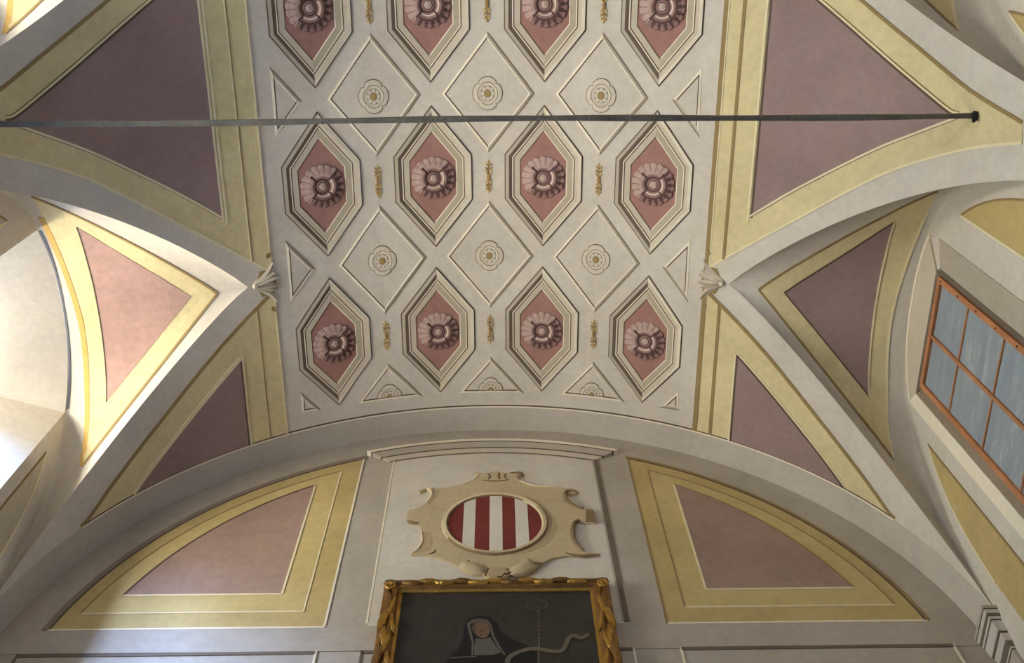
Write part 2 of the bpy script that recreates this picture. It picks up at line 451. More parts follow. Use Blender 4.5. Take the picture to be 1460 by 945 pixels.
# decoration of the lunette vaults
pen_y = [(1.712, 2.266), (1.992, 2.574), (2.21, 2.84), (2.428, 3.085), (2.458, 2.92), (2.482, 2.74), (2.500, 2.366), (2.530, 2.06), (2.545, 1.821), (2.542, 1.65), (2.522, 1.493), (2.129, 1.874)]
pen_m = [(1.866, 2.272), (2.10, 2.535), (2.358, 2.828), (2.374, 2.70), (2.389, 2.54), (2.398, 2.36), (2.402, 2.17), (2.402, 1.95), (2.388, 1.735), (2.159, 1.992)]
pen_y = pen_y[:10]+smooth_pts([pen_y[10], pen_y[11], pen_y[0]], 5)[:-1]
pen_m = pen_m[:8]+smooth_pts([pen_m[8], pen_m[9], pen_m[0]], 5)[:-1]
for bi in (0, 1):
    bay = BAYS[bi]; dy = bay[0]-BAYS[0][0]
    fy = 1 if bi == 0 else .98
    for sgn in (-1, 1):
        fm = pen_map(sgn, bay)
        T = lambda L: [(a, bay[0]+(b-BAYS[0][0])*fy) for a, b in L]
        o = build('yellow_band', [(T(pen_y), fm, .004, yellow)], ceiling, cell=.06)
        o['label'] = 'yellow border inside a lunette vault'
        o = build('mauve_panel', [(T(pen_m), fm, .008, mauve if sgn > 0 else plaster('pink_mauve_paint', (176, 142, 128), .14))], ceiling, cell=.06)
        o['label'] = 'mauve triangle inside a lunette vault'
        pcs = []
        for (a, b, mt) in (((1.712, 2.266), (2.522, 1.493), line_o), ((1.712, 2.266), (2.428, 3.085), line_o)):
            n = 10; L = T([(a[0]+(b[0]-a[0])*k/n, a[1]+(b[1]-a[1])*k/n) for k in range(n+1)])
            pcs += [(q, fm, .0065, mt) for q in ribbon(L, -.007, .007)]
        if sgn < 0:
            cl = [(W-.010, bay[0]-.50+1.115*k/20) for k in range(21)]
            build('crease_shadow_line', [(q, fm, .004, plaster('crease_shadow_paint', (104, 106, 110), .06)) for q in ribbon(cl, -.006, .006)], ceiling, cell=.2)  # dark strip painted in for the shadow gap along the crease
        wl = smooth_pts(T(pen_y[3:10]), 4)
        pcs += [(q, fm, .0065, hi_y if sgn > 0 else plaster('warm_ochre_paint', (208, 168, 96), .1)) for q in ribbon(wl, -.006, .008 if sgn > 0 else .024)]
        build('edge_line', pcs, ceiling, cell=.06)
        ml = smooth_pts(T(pen_m[2:9]), 4)
        pcs = [(q, fm, .0105, hi_y if sgn > 0 else line_d) for q in ribbon(ml, -.005 if sgn > 0 else -.003, .005 if sgn > 0 else .004)]
        if sgn > 0: pcs += [(q, fm, .0105, line_d) for q in ribbon(T(pen_m[8:]+pen_m[:1]), -.004, .005)]
        pcs += [(q, fm, .0105, line_d) for q in ribbon(T(pen_m[0:3]), -.004, .005)] if sgn > 0 else []
        build('panel_line', pcs, ceiling, cell=.06)

# ------------------------------------------------------------------ coffers
def relief(name, fmap, cu, cv, R, func, nr, na, mats, parent, ry=1.0, a0=0, a1=2*pi):
    """func(r 0..1, angle) -> (radius factor, height, material index); image-up is -y"""
    V, Fc, MI = [], [], []
    full = a1-a0 > 6.28
    cols = na if full else na+1
    for i in range(nr+1):
        for j in range(cols):
            a = a0+(a1-a0)*j/na; r = i/nr
            rf, h, _m = func(r, a)
            V.append(fmap(cu+R*rf*cos(a), cv+R*ry*rf*sin(a), .003+h*.55))
    for i in range(nr):
        for j in range(na):
            j2 = (j+1) % cols
            Fc.append((i*cols+j, i*cols+j2, (i+1)*cols+j2, (i+1)*cols+j))
            MI.append(func((i+.5)/nr, a0+(a1-a0)*(j+.5)/na)[2])
    base = len(V)                                    # rim down to the surface
    for j in range(cols):
        a = a0+(a1-a0)*j/na; rf = func(1, a)[0]
        V.append(fmap(cu+R*rf*cos(a), cv+R*ry*rf*sin(a), 0))
    for j in range(na):
        j2 = (j+1) % cols
        Fc.append((nr*cols+j, nr*cols+j2, base+j2, base+j)); MI.append(func(.98, a0+(a1-a0)*(j+.5)/na)[2])
    me = bpy.data.meshes.new(name); me.from_pydata([tuple(v) for v in V], [], Fc); me.update()
    o = link(name, me, parent, mats)
    for p, m in zip(me.polygons, MI): p.material_index = m; p.use_smooth = True
    return o
UL = math.atan2(-.75, -.66)
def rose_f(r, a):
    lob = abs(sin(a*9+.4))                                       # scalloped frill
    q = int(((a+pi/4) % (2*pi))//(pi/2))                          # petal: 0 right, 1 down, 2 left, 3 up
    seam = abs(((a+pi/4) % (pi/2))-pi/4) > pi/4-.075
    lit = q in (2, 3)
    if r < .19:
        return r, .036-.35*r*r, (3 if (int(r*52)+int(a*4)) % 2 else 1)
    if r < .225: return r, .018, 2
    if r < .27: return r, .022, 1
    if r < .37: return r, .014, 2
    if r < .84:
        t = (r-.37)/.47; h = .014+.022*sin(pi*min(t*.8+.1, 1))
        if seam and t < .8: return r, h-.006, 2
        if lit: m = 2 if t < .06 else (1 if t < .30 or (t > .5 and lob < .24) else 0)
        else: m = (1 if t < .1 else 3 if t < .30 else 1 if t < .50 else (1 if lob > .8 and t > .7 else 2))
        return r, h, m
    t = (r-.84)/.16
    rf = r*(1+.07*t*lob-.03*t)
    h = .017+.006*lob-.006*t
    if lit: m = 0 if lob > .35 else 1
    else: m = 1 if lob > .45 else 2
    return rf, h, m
def small_f(r, a):
    lob = abs(cos(2*a))**.30
    if r < .22: return r, .016-.1*r*r, 1
    if r < .50:
        lo = abs(cos(4*a))
        return r*(.9+.1*lo), .012, 2 if (r > .46 or (lo < .2 and r > .30) or r < .245) else 0
    t = (r-.5)/.5
    rf = .47+(r-.5)*(.66+.44*lob)
    return rf, .008+.006*sin(pi*t), 2 if (t > .88 or lob < .46 or .30 < t < .40) else 0

HEX_W, HEX_H, HEX_S = .253, .472, .150
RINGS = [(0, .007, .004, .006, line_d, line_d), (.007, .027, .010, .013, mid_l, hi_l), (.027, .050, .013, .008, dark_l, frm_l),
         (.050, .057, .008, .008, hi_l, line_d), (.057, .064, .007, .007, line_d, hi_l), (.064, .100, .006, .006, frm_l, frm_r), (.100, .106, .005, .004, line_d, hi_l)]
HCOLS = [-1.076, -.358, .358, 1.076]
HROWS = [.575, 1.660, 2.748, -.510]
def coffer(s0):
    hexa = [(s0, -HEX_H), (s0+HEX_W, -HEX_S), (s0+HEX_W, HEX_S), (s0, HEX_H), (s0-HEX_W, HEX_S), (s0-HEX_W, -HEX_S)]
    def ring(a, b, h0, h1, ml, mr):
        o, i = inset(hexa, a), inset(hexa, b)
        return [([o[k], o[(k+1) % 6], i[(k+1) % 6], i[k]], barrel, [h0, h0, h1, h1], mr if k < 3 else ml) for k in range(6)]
    fr = []
    for R in RINGS[4:]: fr += ring(*R)
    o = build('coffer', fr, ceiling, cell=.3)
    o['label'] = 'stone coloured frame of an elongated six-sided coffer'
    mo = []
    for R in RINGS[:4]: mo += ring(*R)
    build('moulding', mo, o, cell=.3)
    build('coffer_panel', [(inset(hexa, .106), barrel, .003, pink)], o, cell=.2)['label'] = 'dusty rose ground of the coffer'
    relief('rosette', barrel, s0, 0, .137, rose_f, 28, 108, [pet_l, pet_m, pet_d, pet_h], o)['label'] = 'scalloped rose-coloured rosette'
    return o
for s0 in HCOLS:
    p = coffer(s0); p.location.y = HROWS[0]
    for y in HROWS[1:]: copy_tree(p, ceiling, y-HROWS[0])
# lozenges between the coffers
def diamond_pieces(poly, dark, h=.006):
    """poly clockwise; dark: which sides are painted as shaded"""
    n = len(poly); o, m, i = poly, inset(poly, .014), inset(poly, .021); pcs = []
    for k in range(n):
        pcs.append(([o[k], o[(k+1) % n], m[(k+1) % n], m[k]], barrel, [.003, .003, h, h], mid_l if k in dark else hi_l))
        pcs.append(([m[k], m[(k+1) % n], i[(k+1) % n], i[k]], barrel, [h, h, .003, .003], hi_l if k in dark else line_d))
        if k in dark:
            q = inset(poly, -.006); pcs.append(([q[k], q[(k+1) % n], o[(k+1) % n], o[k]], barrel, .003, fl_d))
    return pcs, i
LZ_W, LZ_H = .288, .372
LROWS = [1.118, 2.204, .032]
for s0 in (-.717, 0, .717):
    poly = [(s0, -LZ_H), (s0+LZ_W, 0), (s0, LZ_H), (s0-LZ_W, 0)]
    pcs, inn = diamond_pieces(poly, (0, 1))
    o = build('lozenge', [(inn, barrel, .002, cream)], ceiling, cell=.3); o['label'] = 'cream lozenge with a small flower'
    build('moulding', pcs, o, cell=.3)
    relief('flower', barrel, s0, 0, .094, small_f, 24, 72, [fl_c, boss_y, fl_d], o, ry=1.12)
    o.location.y = LROWS[0]
    for y in LROWS[1:]: copy_tree(o, ceiling, y-LROWS[0])
    # half lozenge at the foot of the vault
    poly = [(s0, 2.968), (s0+.222, 3.235), (s0-.222, 3.235)]
    pcs, inn = diamond_pieces(poly, (0,), .005)
    o = build('half_lozenge', [(inn, barrel, .002, cream)], ceiling, cell=.3); o['label'] = 'cream triangle with half a flower'
    build('moulding', pcs, o, cell=.3)
    relief('half_flower', barrel, s0, 3.213, .085, small_f, 24, 36, [fl_c, boss_y, fl_d], o, ry=1.1, a0=pi, a1=2*pi)
for sgn in (-1, 1):
    poly = [(sgn*1.340, -.205), (sgn*1.345, .200), (sgn*1.172, 0)]
    pcs, inn = diamond_pieces(poly, (2,) if sgn < 0 else (1,), .005)
    o = build('edge_triangle', [(inn, barrel, .002, cream)], ceiling, cell=.3)
    build('moulding', pcs, o, cell=.3)
    o.location.y = LROWS[0]
    for y in LROWS[1:]: copy_tree(o, ceiling, y-LROWS[0])
    poly = [(sgn*1.330, 3.075), (sgn*1.336, 3.215), (sgn*1.215, 3.222)]
    pcs, inn = diamond_pieces(poly, (2,) if sgn < 0 else (1,), .005)
    o = build('corner_triangle', [(inn, barrel, .002, cream)], ceiling, cell=.3)
    build('moulding', pcs, o, cell=.3)
# leafy sprigs
def sprig(s0):
    pcs = []
    def leaf(x, y, ang, l, wd, m):
        dx, dy = cos(ang), sin(ang)
        pcs.append(([(x, y), (x+dx*l*.45-dy*wd, y+dy*l*.45+dx*wd), (x+dx*l, y+dy*l), (x+dx*l*.45+dy*wd, y+dy*l*.45-dx*wd)], barrel, [.004, .008, .004, .008], m))
    for half in (-1, 1):
        for k in range(3):
            y = half*(.018+.026*k)
            for sd in (-1, 1):
                leaf(s0+sd*.003, y, math.atan2(1.0 if half > 0 else -.9, sd*.75), .034-.003*k, .0065, gold_p if (k+sd) % 2 else gold_d)
        leaf(s0, half*.085, half*pi/2, .026, .006, gold_p)
    for y, r in ((0, .011), (-.014, .008), (.016, .008)):
        pcs.append(([(s0+r*cos(a*pi/4), y+r*sin(a*pi/4)) for a in range(8)], barrel, .009, gold_d))
    pcs.append(([(s0-.0022, -.085), (s0+.0022, -.085), (s0+.0022, .085), (s0-.0022, .085)], barrel, .0035, gold_d))
    o = build('leaf_sprig', pcs, ceiling, cell=.3); o['label'] = 'small ochre leaf sprig between two coffers'
    return o
for s0 in (-.717, 0, .717):
    o = sprig(s0); o.location.y = HROWS[0]
    for y in HROWS[1:]: copy_tree(o, ceiling, y-HROWS[0])
# leafy buds at the points of the lunette vaults
def bud(sgn):
    pcs = []
    T = lambda L: [(sgn*a, b) for a, b in L]
    def petal(x0, y0, x1, y1, wd, h, m, bend=0):
        dx, dy = x1-x0, y1-y0; l = math.hypot(dx, dy); nx, ny = -dy/l, dx/l
        up, lo = [], []
        for k in range(7):
            t = k/6; ww = wd*sin(pi*(t*.86+.07)); bx = bend*sin(pi*t)
            up.append((x0+dx*t+nx*(ww+bx), y0+dy*t+ny*(ww+bx))); lo.append((x0+dx*t+nx*(-ww+bx), y0+dy*t+ny*(-ww+bx)))
        for k in range(6):
            pcs.append((T([up[k], up[k+1], ((up[k+1][0]+lo[k+1][0])/2, (up[k+1][1]+lo[k+1][1])/2), ((up[k][0]+lo[k][0])/2, (up[k][1]+lo[k][1])/2)]), barrel, [h*.4, h*.4, h, h], m))
            pcs.append((T([((up[k][0]+lo[k][0])/2, (up[k][1]+lo[k][1])/2), ((up[k+1][0]+lo[k+1][0])/2, (up[k+1][1]+lo[k+1][1])/2), lo[k+1], lo[k]]), barrel, [h, h, h*.5, h*.5], mid_l))
    pcs.append((T([(1.435, .0), (1.448, -.09), (1.53, -.085), (1.565, 0), (1.53, .085), (1.448, .09)]), barrel, .006, line_o))
    petal(1.580, -.010, 1.440, -.130, .020, .016, frm_l, -.022)
    petal(1.580, .015, 1.434, .135, .020, .016, frm_l, .022)
    petal(1.570, -.014, 1.436, -.062, .026, .022, frm_l, -.008)
    petal(1.570, .014, 1.436, .056, .026, .022, frm_l, .008)
    petal(1.565, .000, 1.418, -.030, .024, .030, fl_c)
    petal(1.565, .004, 1.418, .024, .024, .032, frm_l)
    pcs.append((T([(1.572+.014*cos(a*pi/4), .003+.014*sin(a*pi/4)) for a in range(8)]), barrel, .030, fl_c))
    for e in (-1, 1):                                            # small curls of the band beside the bud
        pcs.append((T([(1.452, e*.20), (1.470, e*.196), (1.482, e*.180), (1.474, e*.165), (1.458, e*.170), (1.450, e*.185)]), barrel, .012, line_o))
    o = build('leaf_bud', pcs, ceiling, cell=.3); o['label'] = 'stone coloured leafy bud at the point of a lunette vault'
    return o
for sgn in (-1, 1):
    o = bud(sgn); o.location.y = 2.243
    copy_tree(o, ceiling, BAYS[1][0]-2.243)

# ------------------------------------------------------------------ end wall
def arc_pts(r, x0, x1, n=24, rz=None):
    rz = rz or r; out = []
    a0, a1 = math.asin(max(-1, min(1, x0/r))), math.asin(max(-1, min(1, x1/r)))
    for k in range(n+1):
        a = a0+(a1-a0)*k/n; out.append((r*sin(a), ZS+rz*cos(a)))
    return out
def arc_x(r, z, rz=None):
    rz = rz or r; return r*sqrt(max(0, 1-((z-ZS)/rz)**2))
def lunette(sgn, xi, xt, xm):
    mk = (lambda L: [(sgn*a, b) for a, b in L])
    R1, R2, R3 = (2.355, 2.285), (2.265, 2.185), (2.125, 2.115)
    def shape(xi, R, z): return [(xi, z)]+[(x, zz) for x, zz in arc_pts(R[0], xi, arc_x(R[0], z, R[1]), 24, R[1])]
    # xi drifts a little: the painted pilasters lean outwards downwards
    out = build('yellow_lunette_border', [(mk(shape(xi, R1, 4.405)), wall_b, .004, ochre)], wall_back, cell=.4)
    out['label'] = 'ochre border of a quarter-round wall panel'
    build('yellow_lunette_field', [(mk(shape(xt, R2, 4.535)), wall_b, .006, plaster('ochre_field_paint', (196, 173, 116), .12))], wall_back, cell=.4)
    m = build('mauve_lunette_panel', [(mk(shape(xm, R3, 4.685)), wall_b, .009, mauve_w)], wall_back, cell=.4)
    m['label'] = 'mauve quarter-round panel of the end wall'
    pcs = []
    def lines(xi, R, z, h, m_arc, m_side, m_base, wd):
        a = arc_pts(R[0], xi, arc_x(R[0], z, R[1]), 24, R[1])
        for q in ribbon(mk(a), -wd*.4*sgn, wd*.6*sgn): pcs.append((q, wall_b, h, m_arc))
        pcs.append((mk([(xi-wd/2, z), (xi+wd/2, z), (xi+wd/2, a[0][1]), (xi-wd/2, a[0][1])]), wall_b, h, m_side))
        pcs.append((mk([(xi, z-wd/2), (a[-1][0]+wd, z-wd/2), (a[-1][0], z+wd/2), (xi, z+wd/2)]), wall_b, h, m_base))
    lines(xt, R2, 4.535, .008, line_o, hi_y if sgn < 0 else line_o, hi_y, .009)
    lines(xm, R3, 4.685, .011, line_d if sgn < 0 else line_o, hi_y, hi_y, .012)
    lines(xi, R1, 4.405, .006, line_d, hi_l if sgn < 0 else line_o, hi_l, .012)
    if sgn < 0:                                          # painted shadow strip outside the arc
        for q in ribbon(mk(arc_pts(2.375, .86, arc_x(2.375, 4.405, 2.305), 24, 2.305)), -.022, .022): pcs.append((q, wall_b, .005, plaster('brown_strip_paint', (140, 124, 108), .08)))
    else:
        for q in ribbon(mk(arc_pts(2.365, .93, arc_x(2.365, 4.405, 2.30), 24, 2.30)), -.012, .018): pcs.append((q, wall_b, .005, line_o))
    build('panel_line', pcs, wall_back, cell=.4)
lunette(-1, .878, 1.010, 1.155)
lunette(1, .945, 1.060, 1.205)
build('centre_panel', [([(-.650, 4.41), (.716, 4.41), (.704, 6.20), (.4, 6.235), (0, 6.25), (-.35, 6.235), (-.662, 6.20)], wall_b, .003, cream)], wall_back, cell=.6)
# upright strips beside the coat of arms
for (xa, xb, mt) in ((-.662, -.651, hi_l), (.716, .748, dark_l), (.704, .716, mid_l), (-.640, .700, None)):
    if mt: build('pilaster_line', [([(xa, 4.43), (xb, 4.43), (xb-.012, 6.15), (xa-.012, 6.15)], wall_b, .005, mt)], wall_back, cell=.6)
# arched painted cornice over them
pcs = []
for r0, r1, mt, h0, h1, xe in ((2.185, 2.197, dark_l, .004, .006, .69), (2.197, 2.238, frm_l, .010, .016, .70), (2.238, 2.250, line_d, .016, .018, .73), (2.250, 2.300, mid_l, .020, .034, .78), (2.300, 2.310, line_d, .034, .036, .82), (2.310, 2.335, hi_l, .040, .040, .86)):
    e0, e1 = .685+(r0-2.185)*1.17, .685+(r1-2.185)*1.17
    a, b = arc_pts(r0, -e0, e0+.02, 24), arc_pts(r1, -e1, e1+.02, 24)
    for k in range(24): pcs.append(([a[k], a[k+1], b[k+1], b[k]], wall_b, [h0, h0, h1, h1], mt))
build('arched_cornice', pcs, wall_back, cell=.4)['label'] = 'shallow arched cornice above the coat of arms'
# plain band below the lunette and sunk panels under it
build('string_band', [([(-2.56, 4.222), (2.56, 4.200), (2.56, 4.398), (-2.56, 4.398)], wall_b, .005, cornerg)], wall_back, cell=.5)
for (xa, xb) in ((-2.41, -.89), (.985, 2.395), (-.655, .74)):
    zt = 4.213
    o = build('wall_panel', [([(xa, 1.2), (xb, 1.2), (xb, zt), (xa, zt)], wall_b, .003, cornerg)], wall_back, cell=.8)
    build('panel_line', [([(xa, zt-.022), (xb, zt-.022), (xb, zt), (xa, zt)], wall_b, .008, dark_l), ([(xa-.006, 1.2), (xa+.006, 1.2), (xa+.006, zt), (xa-.006, zt)], wall_b, .008, dark_l if xa < 0 else hi_l), ([(xb-.006, 1.2), (xb+.006, 1.2), (xb+.006, zt), (xb-.006, zt)], wall_b, .008, hi_l)], o, cell=.8)

# ------------------------------------------------------------------ coat of arms
CART = [(0.034, 5.974), (0.101, 5.952), (0.142, 5.961), (0.196, 5.958), (0.225, 5.926), (0.195, 5.911), (0.166, 5.914), (0.187, 5.852), (0.246, 5.8), (0.325, 5.773), (0.43, 5.767), (0.482, 5.756), (0.541, 5.745), (0.573, 5.704), (0.543, 5.681), (0.502, 5.691), (0.479, 5.662), (0.492, 5.595), (0.532, 5.535), (0.587, 5.497), (0.649, 5.479), (0.65, 5.346), (0.581, 5.349), (0.546, 5.372), (0.512, 5.331), (0.499, 5.233), (0.506, 5.138), (0.551, 5.044), (0.647, 5.013), (0.541, 4.998), (0.459, 5.008), (0.363, 4.984), (0.296, 4.93), (0.25, 4.863), (0.205, 4.82), (0.148, 4.811), (0.116, 4.833), (0.09, 4.777), (0.05, 4.748), (0.01, 4.767), (-0.027, 4.816), (-0.042, 4.83), (-0.105, 4.835), (-0.146, 4.868), (-0.176, 4.907), (-0.224, 4.949), (-0.297, 4.997), (-0.37, 5.028), (-0.465, 5.032), (-0.421, 5.092), (-0.405, 5.164), (-0.419, 5.271), (-0.439, 5.354), (-0.509, 5.369), (-0.522, 5.427), (-0.513, 5.507), (-0.464, 5.529), (-0.41, 5.587), (-0.38, 5.67), (-0.386, 5.727), (-0.421, 5.754), (-0.458, 5.718), (-0.469, 5.743), (-0.435, 5.77), (-0.389, 5.771), (-0.296, 5.767), (-0.205, 5.798), (-0.127, 5.852), (-0.084, 5.916), (-0.118, 5.94), (-0.102, 5.963), (-0.068, 5.955), (-0.007, 5.954)]
arms = bpy.data.objects.new('coat_of_arms', None); COL.objects.link(arms); arms.empty_display_size = .1; arms.location = (.03, D, CZ+4.75)
tag(arms, 'tan scrolled cartouche with a red and white striped oval shield', 'coat of arms')
build('cartouche', [(CART, wall_b, .020, cart_m)], arms, cell=.5)
OC, OA, OB = (.027, 5.352), .290, .303
def oval(f, n=48, a0=0, a1=2*pi): return [(OC[0]+(OA+f)*cos(a0+(a1-a0)*k/n), OC[1]+(OB+f)*sin(a0+(a1-a0)*k/n)) for k in range(n+1)]
def ring_pcs(f0, f1, h0, h1, mf):
    a, b = oval(f0), oval(f1)
    return [([a[k], a[k+1], b[k+1], b[k]], wall_b, [h0, h0, h1, h1], mf(2*pi*(k+.5)/48)) for k in range(48)]
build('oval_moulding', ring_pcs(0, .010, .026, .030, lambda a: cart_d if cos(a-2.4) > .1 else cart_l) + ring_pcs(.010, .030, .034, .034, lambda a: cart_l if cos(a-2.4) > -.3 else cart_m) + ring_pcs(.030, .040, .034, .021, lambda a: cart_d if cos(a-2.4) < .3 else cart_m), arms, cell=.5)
XS = [-.263, -.168, -.095, -.006, .073, .153, .232, .317]
for k in range(7):
    xa, xb = XS[k], XS[k+1]; n = 8
    pt = lambda x: OB*sqrt(max(0, 1-((x-OC[0])/OA)**2))
    top_ = [(xa+(xb-xa)*i/n, OC[1]+pt(xa+(xb-xa)*i/n)) for i in range(n+1)]
    bot_ = [(xa+(xb-xa)*i/n, OC[1]-pt(xa+(xb-xa)*i/n)) for i in range(n, -1, -1)]
    P_ = [p for i, p in enumerate(top_+bot_) if i == 0 or math.dist(p, (top_+bot_)[i-1]) > 1e-4]
    if math.dist(P_[0], P_[-1]) < 1e-4: P_ = P_[:-1]
    o = build('shield_stripe', [(P_, wall_b, .024 if k % 2 else .023, white_p if k % 2 else red_p)], arms, cell=.5)
    o['label'] = 'white stripe of the shield' if k % 2 else 'dark red stripe of the shield'
def tube(name, pts, r, mat, parent, n=8, taper=None):
    V, Fc = [], []
    for i, p in enumerate(pts):
        p = Vector(p); a = Vector(pts[max(i-1, 0)]); b = Vector(pts[min(i+1, len(pts)-1)])
        t = (b-a).normalized(); u = t.cross(Vector((0, 1, 0)));
        if u.length < 1e-3: u = t.cross(Vector((0, 0, 1)))
        u.normalize(); v = t.cross(u); rr = r*(taper(i/(len(pts)-1)) if taper else 1)
        for k in range(n): V.append(p+u*rr*cos(2*pi*k/n)+v*rr*sin(2*pi*k/n))
    for i in range(len(pts)-1):
        for k in range(n): Fc.append((i*n+k, i*n+(k+1) % n, (i+1)*n+(k+1) % n, (i+1)*n+k))
    Fc.append(tuple(range(n))); Fc.append(tuple(range((len(pts)-1)*n, len(pts)*n)))
    return from_py(name, V, Fc, mat, parent, True)
def wpts(L, h): return [wall_b(a, b, h) for a, b in L]
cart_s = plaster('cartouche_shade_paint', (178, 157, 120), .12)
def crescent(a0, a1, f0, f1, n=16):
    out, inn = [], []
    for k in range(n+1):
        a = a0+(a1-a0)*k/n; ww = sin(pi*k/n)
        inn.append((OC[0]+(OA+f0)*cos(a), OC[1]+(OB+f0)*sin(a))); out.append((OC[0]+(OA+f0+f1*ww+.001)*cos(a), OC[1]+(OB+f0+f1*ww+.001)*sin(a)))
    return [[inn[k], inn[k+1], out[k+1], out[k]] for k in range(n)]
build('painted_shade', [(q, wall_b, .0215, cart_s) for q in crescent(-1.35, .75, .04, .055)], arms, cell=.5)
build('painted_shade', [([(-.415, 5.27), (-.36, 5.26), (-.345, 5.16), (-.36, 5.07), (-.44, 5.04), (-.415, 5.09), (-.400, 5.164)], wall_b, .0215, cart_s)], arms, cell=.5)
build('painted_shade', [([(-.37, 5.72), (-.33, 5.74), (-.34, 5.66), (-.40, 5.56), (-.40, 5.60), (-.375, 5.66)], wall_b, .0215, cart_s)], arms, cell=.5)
def roll(cx_, cz_, rx, rz, ang, h, m):
    V, Fc = [], []; nu, nv = 10, 20
    for i in range(nu+1):
        f = i/nu
        for j in range(nv):
            a = 2*pi*j/nv; x, z = rx*f*cos(a), rz*f*sin(a)
            V.append(wall_b(cx_+x*cos(ang)-z*sin(ang), cz_+x*sin(ang)+z*cos(ang), .018+h*sqrt(max(0, 1-f*f))))
    for i in range(nu):
        for j in range(nv): Fc.append((i*nv+j, i*nv+(j+1) % nv, (i+1)*nv+(j+1) % nv, (i+1)*nv+j))
    return from_py('lower_roll', V, Fc, m, arms, True)
roll(-.105, 4.885, .085, .048, -.5, .030, cart_m); roll(.185, 4.872, .085, .052, .45, .030, cart_m)
# rolled edges and curls of the cartouche
for L, m, r in (([(.13, 5.945), (.17, 5.952), (.205, 5.94), (.205, 5.922), (.18, 5.92)], cart_d, .009), ([(.187, 5.852), (.246, 5.803), (.325, 5.776), (.43, 5.77)], cart_l, .008),
                ([(.56, 5.70), (.52, 5.715), (.488, 5.70), (.478, 5.662), (.492, 5.595), (.532, 5.535), (.587, 5.50)], cart_d, .014), ([(.545, 5.372), (.512, 5.331), (.499, 5.233), (.506, 5.138), (.551, 5.044)], cart_d, .016),
                ([(-.105, 5.945), (-.085, 5.93), (-.09, 5.90), (-.127, 5.855), (-.205, 5.80)], cart_l, .008), ([(-.455, 5.735), (-.42, 5.762), (-.388, 5.735), (-.382, 5.67), (-.41, 5.59)], cart_l, .010),
                ([(-.515, 5.38), (-.48, 5.362), (-.44, 5.355)], cart_d, .009), ([(-.42, 5.27), (-.407, 5.165), (-.423, 5.095), (-.46, 5.037)], cart_l, .009),
                ([(-.18, 4.912), (-.14, 4.93), (-.125, 4.965)], cart_d, .008), ([(.30, 4.93), (.25, 4.93), (.22, 4.97)], cart_d, .008), ([(.64, 5.012), (.52, 5.0), (.44, 5.03)], cart_d, .008),
                ([(-.36, 5.03), (-.33, 5.05), (-.325, 5.075)], cart_d, .006), ([(-.03, 4.815), (-.02, 4.86), (-.005, 4.88)], cart_d, .007), ([(.118, 4.83), (.105, 4.87), (.09, 4.885)], cart_d, .007),
                ([(-.02, 5.94), (-.005, 5.90), (-.02, 5.87)], cart_d, .007), ([(.055, 5.95), (.05, 5.90), (.06, 5.87)], cart_d, .009), ([(.10, 5.945), (.09, 5.90), (.105, 5.87)], cart_d, .006),
                ([(-.06, 5.86), (.03, 5.845), (.12, 5.86)], cart_d, .005)):
    tube('scroll', wpts(smooth_pts(L, 4), .020), r, m, arms, 8, lambda t: .55+.45*sin(pi*t))
build('lower_shell', [([(.01+.05*0+.062*cos(a*pi/8)*.9+.03, 4.83+.062*sin(a*pi/8)) for a in range(16)], wall_b, .030, plaster('cartouche_shell_paint', (182, 160, 124), .1))], arms, cell=.5)
build('tab', [([(.585, 5.35), (.65, 5.346), (.649, 5.479), (.60, 5.49)], wall_b, .026, cart_d)], arms, cell=.5)

bpy.context.view_layer.update()
for ch in arms.children: ch.matrix_parent_inverse = Matrix.Translation(arms.location).inverted()
# ------------------------------------------------------------------ framed painting
FX0, FX1, FZ1, FZ0 = -.590, .664, 4.738, 3.05
IX0, IX1, IZ1, IZ0 = -.482, .552, 4.650, 3.16
pic = bpy.data.objects.new('framed_painting', None); COL.objects.link(pic); pic.location = (0, D, 0); pic.empty_display_size = .1
tag(pic, 'dark painting of a nun in a carved gilt frame under the coat of arms', 'painting')
def pin(o): o.parent = pic; o.matrix_parent_inverse = Matrix.Translation((0, -D, 0)); return o
def pbuild(name, pcs, parent=None, cell=.6):
    o = build(name, pcs, None, cell)
    if parent is None: pin(o)
    else: o.parent = parent
    return o
canvas = pbuild('canvas', [([(IX0-.01, IZ0), (IX1+.01, IZ0), (IX1+.01, IZ1+.01), (IX0-.01, IZ1+.01)], wall_b, .030, canvas_m)])
def sub(name, poly, h, m): return pbuild(name, [(poly, wall_b, h, m)], canvas)
VEIL = [(-0.219, 4.074), (-0.192, 4.14), (-0.153, 4.208), (-0.135, 4.294), (-0.132, 4.383), (-0.106, 4.432), (-0.053, 4.451), (0.001, 4.442), (0.038, 4.396), (0.059, 4.323), (0.106, 4.266), (0.168, 4.226), (0.198, 4.202), (0.247, 4.133), (0.245, 4.066)]
sub('painted_veil', VEIL+[(.27, 3.6), (-.30, 3.6)], .0320, habit)
COIF = [(-0.092, 4.138), (-0.091, 4.23), (-0.109, 4.317), (-0.121, 4.383), (-0.095, 4.415), (-0.053, 4.426), (-0.01, 4.412), (0.009, 4.372), (0.025, 4.283), (0.056, 4.197), (0.082, 4.138), (0.074, 4.136), (0.043, 4.194), (0.012, 4.280), (-0.003, 4.368), (-0.052, 4.411), (-0.104, 4.380), (-0.081, 4.23), (-0.082, 4.138)]
sub('painted_coif', COIF, .0332, linen_p)
sub('painted_face', [(-0.094, 4.358), (-0.082, 4.39), (-0.052, 4.403), (-0.02, 4.392), (-0.004, 4.359), (0.001, 4.316), (-0.011, 4.279), (-0.035, 4.264), (-0.061, 4.28), (-0.083, 4.309)], .0336, skin_p)
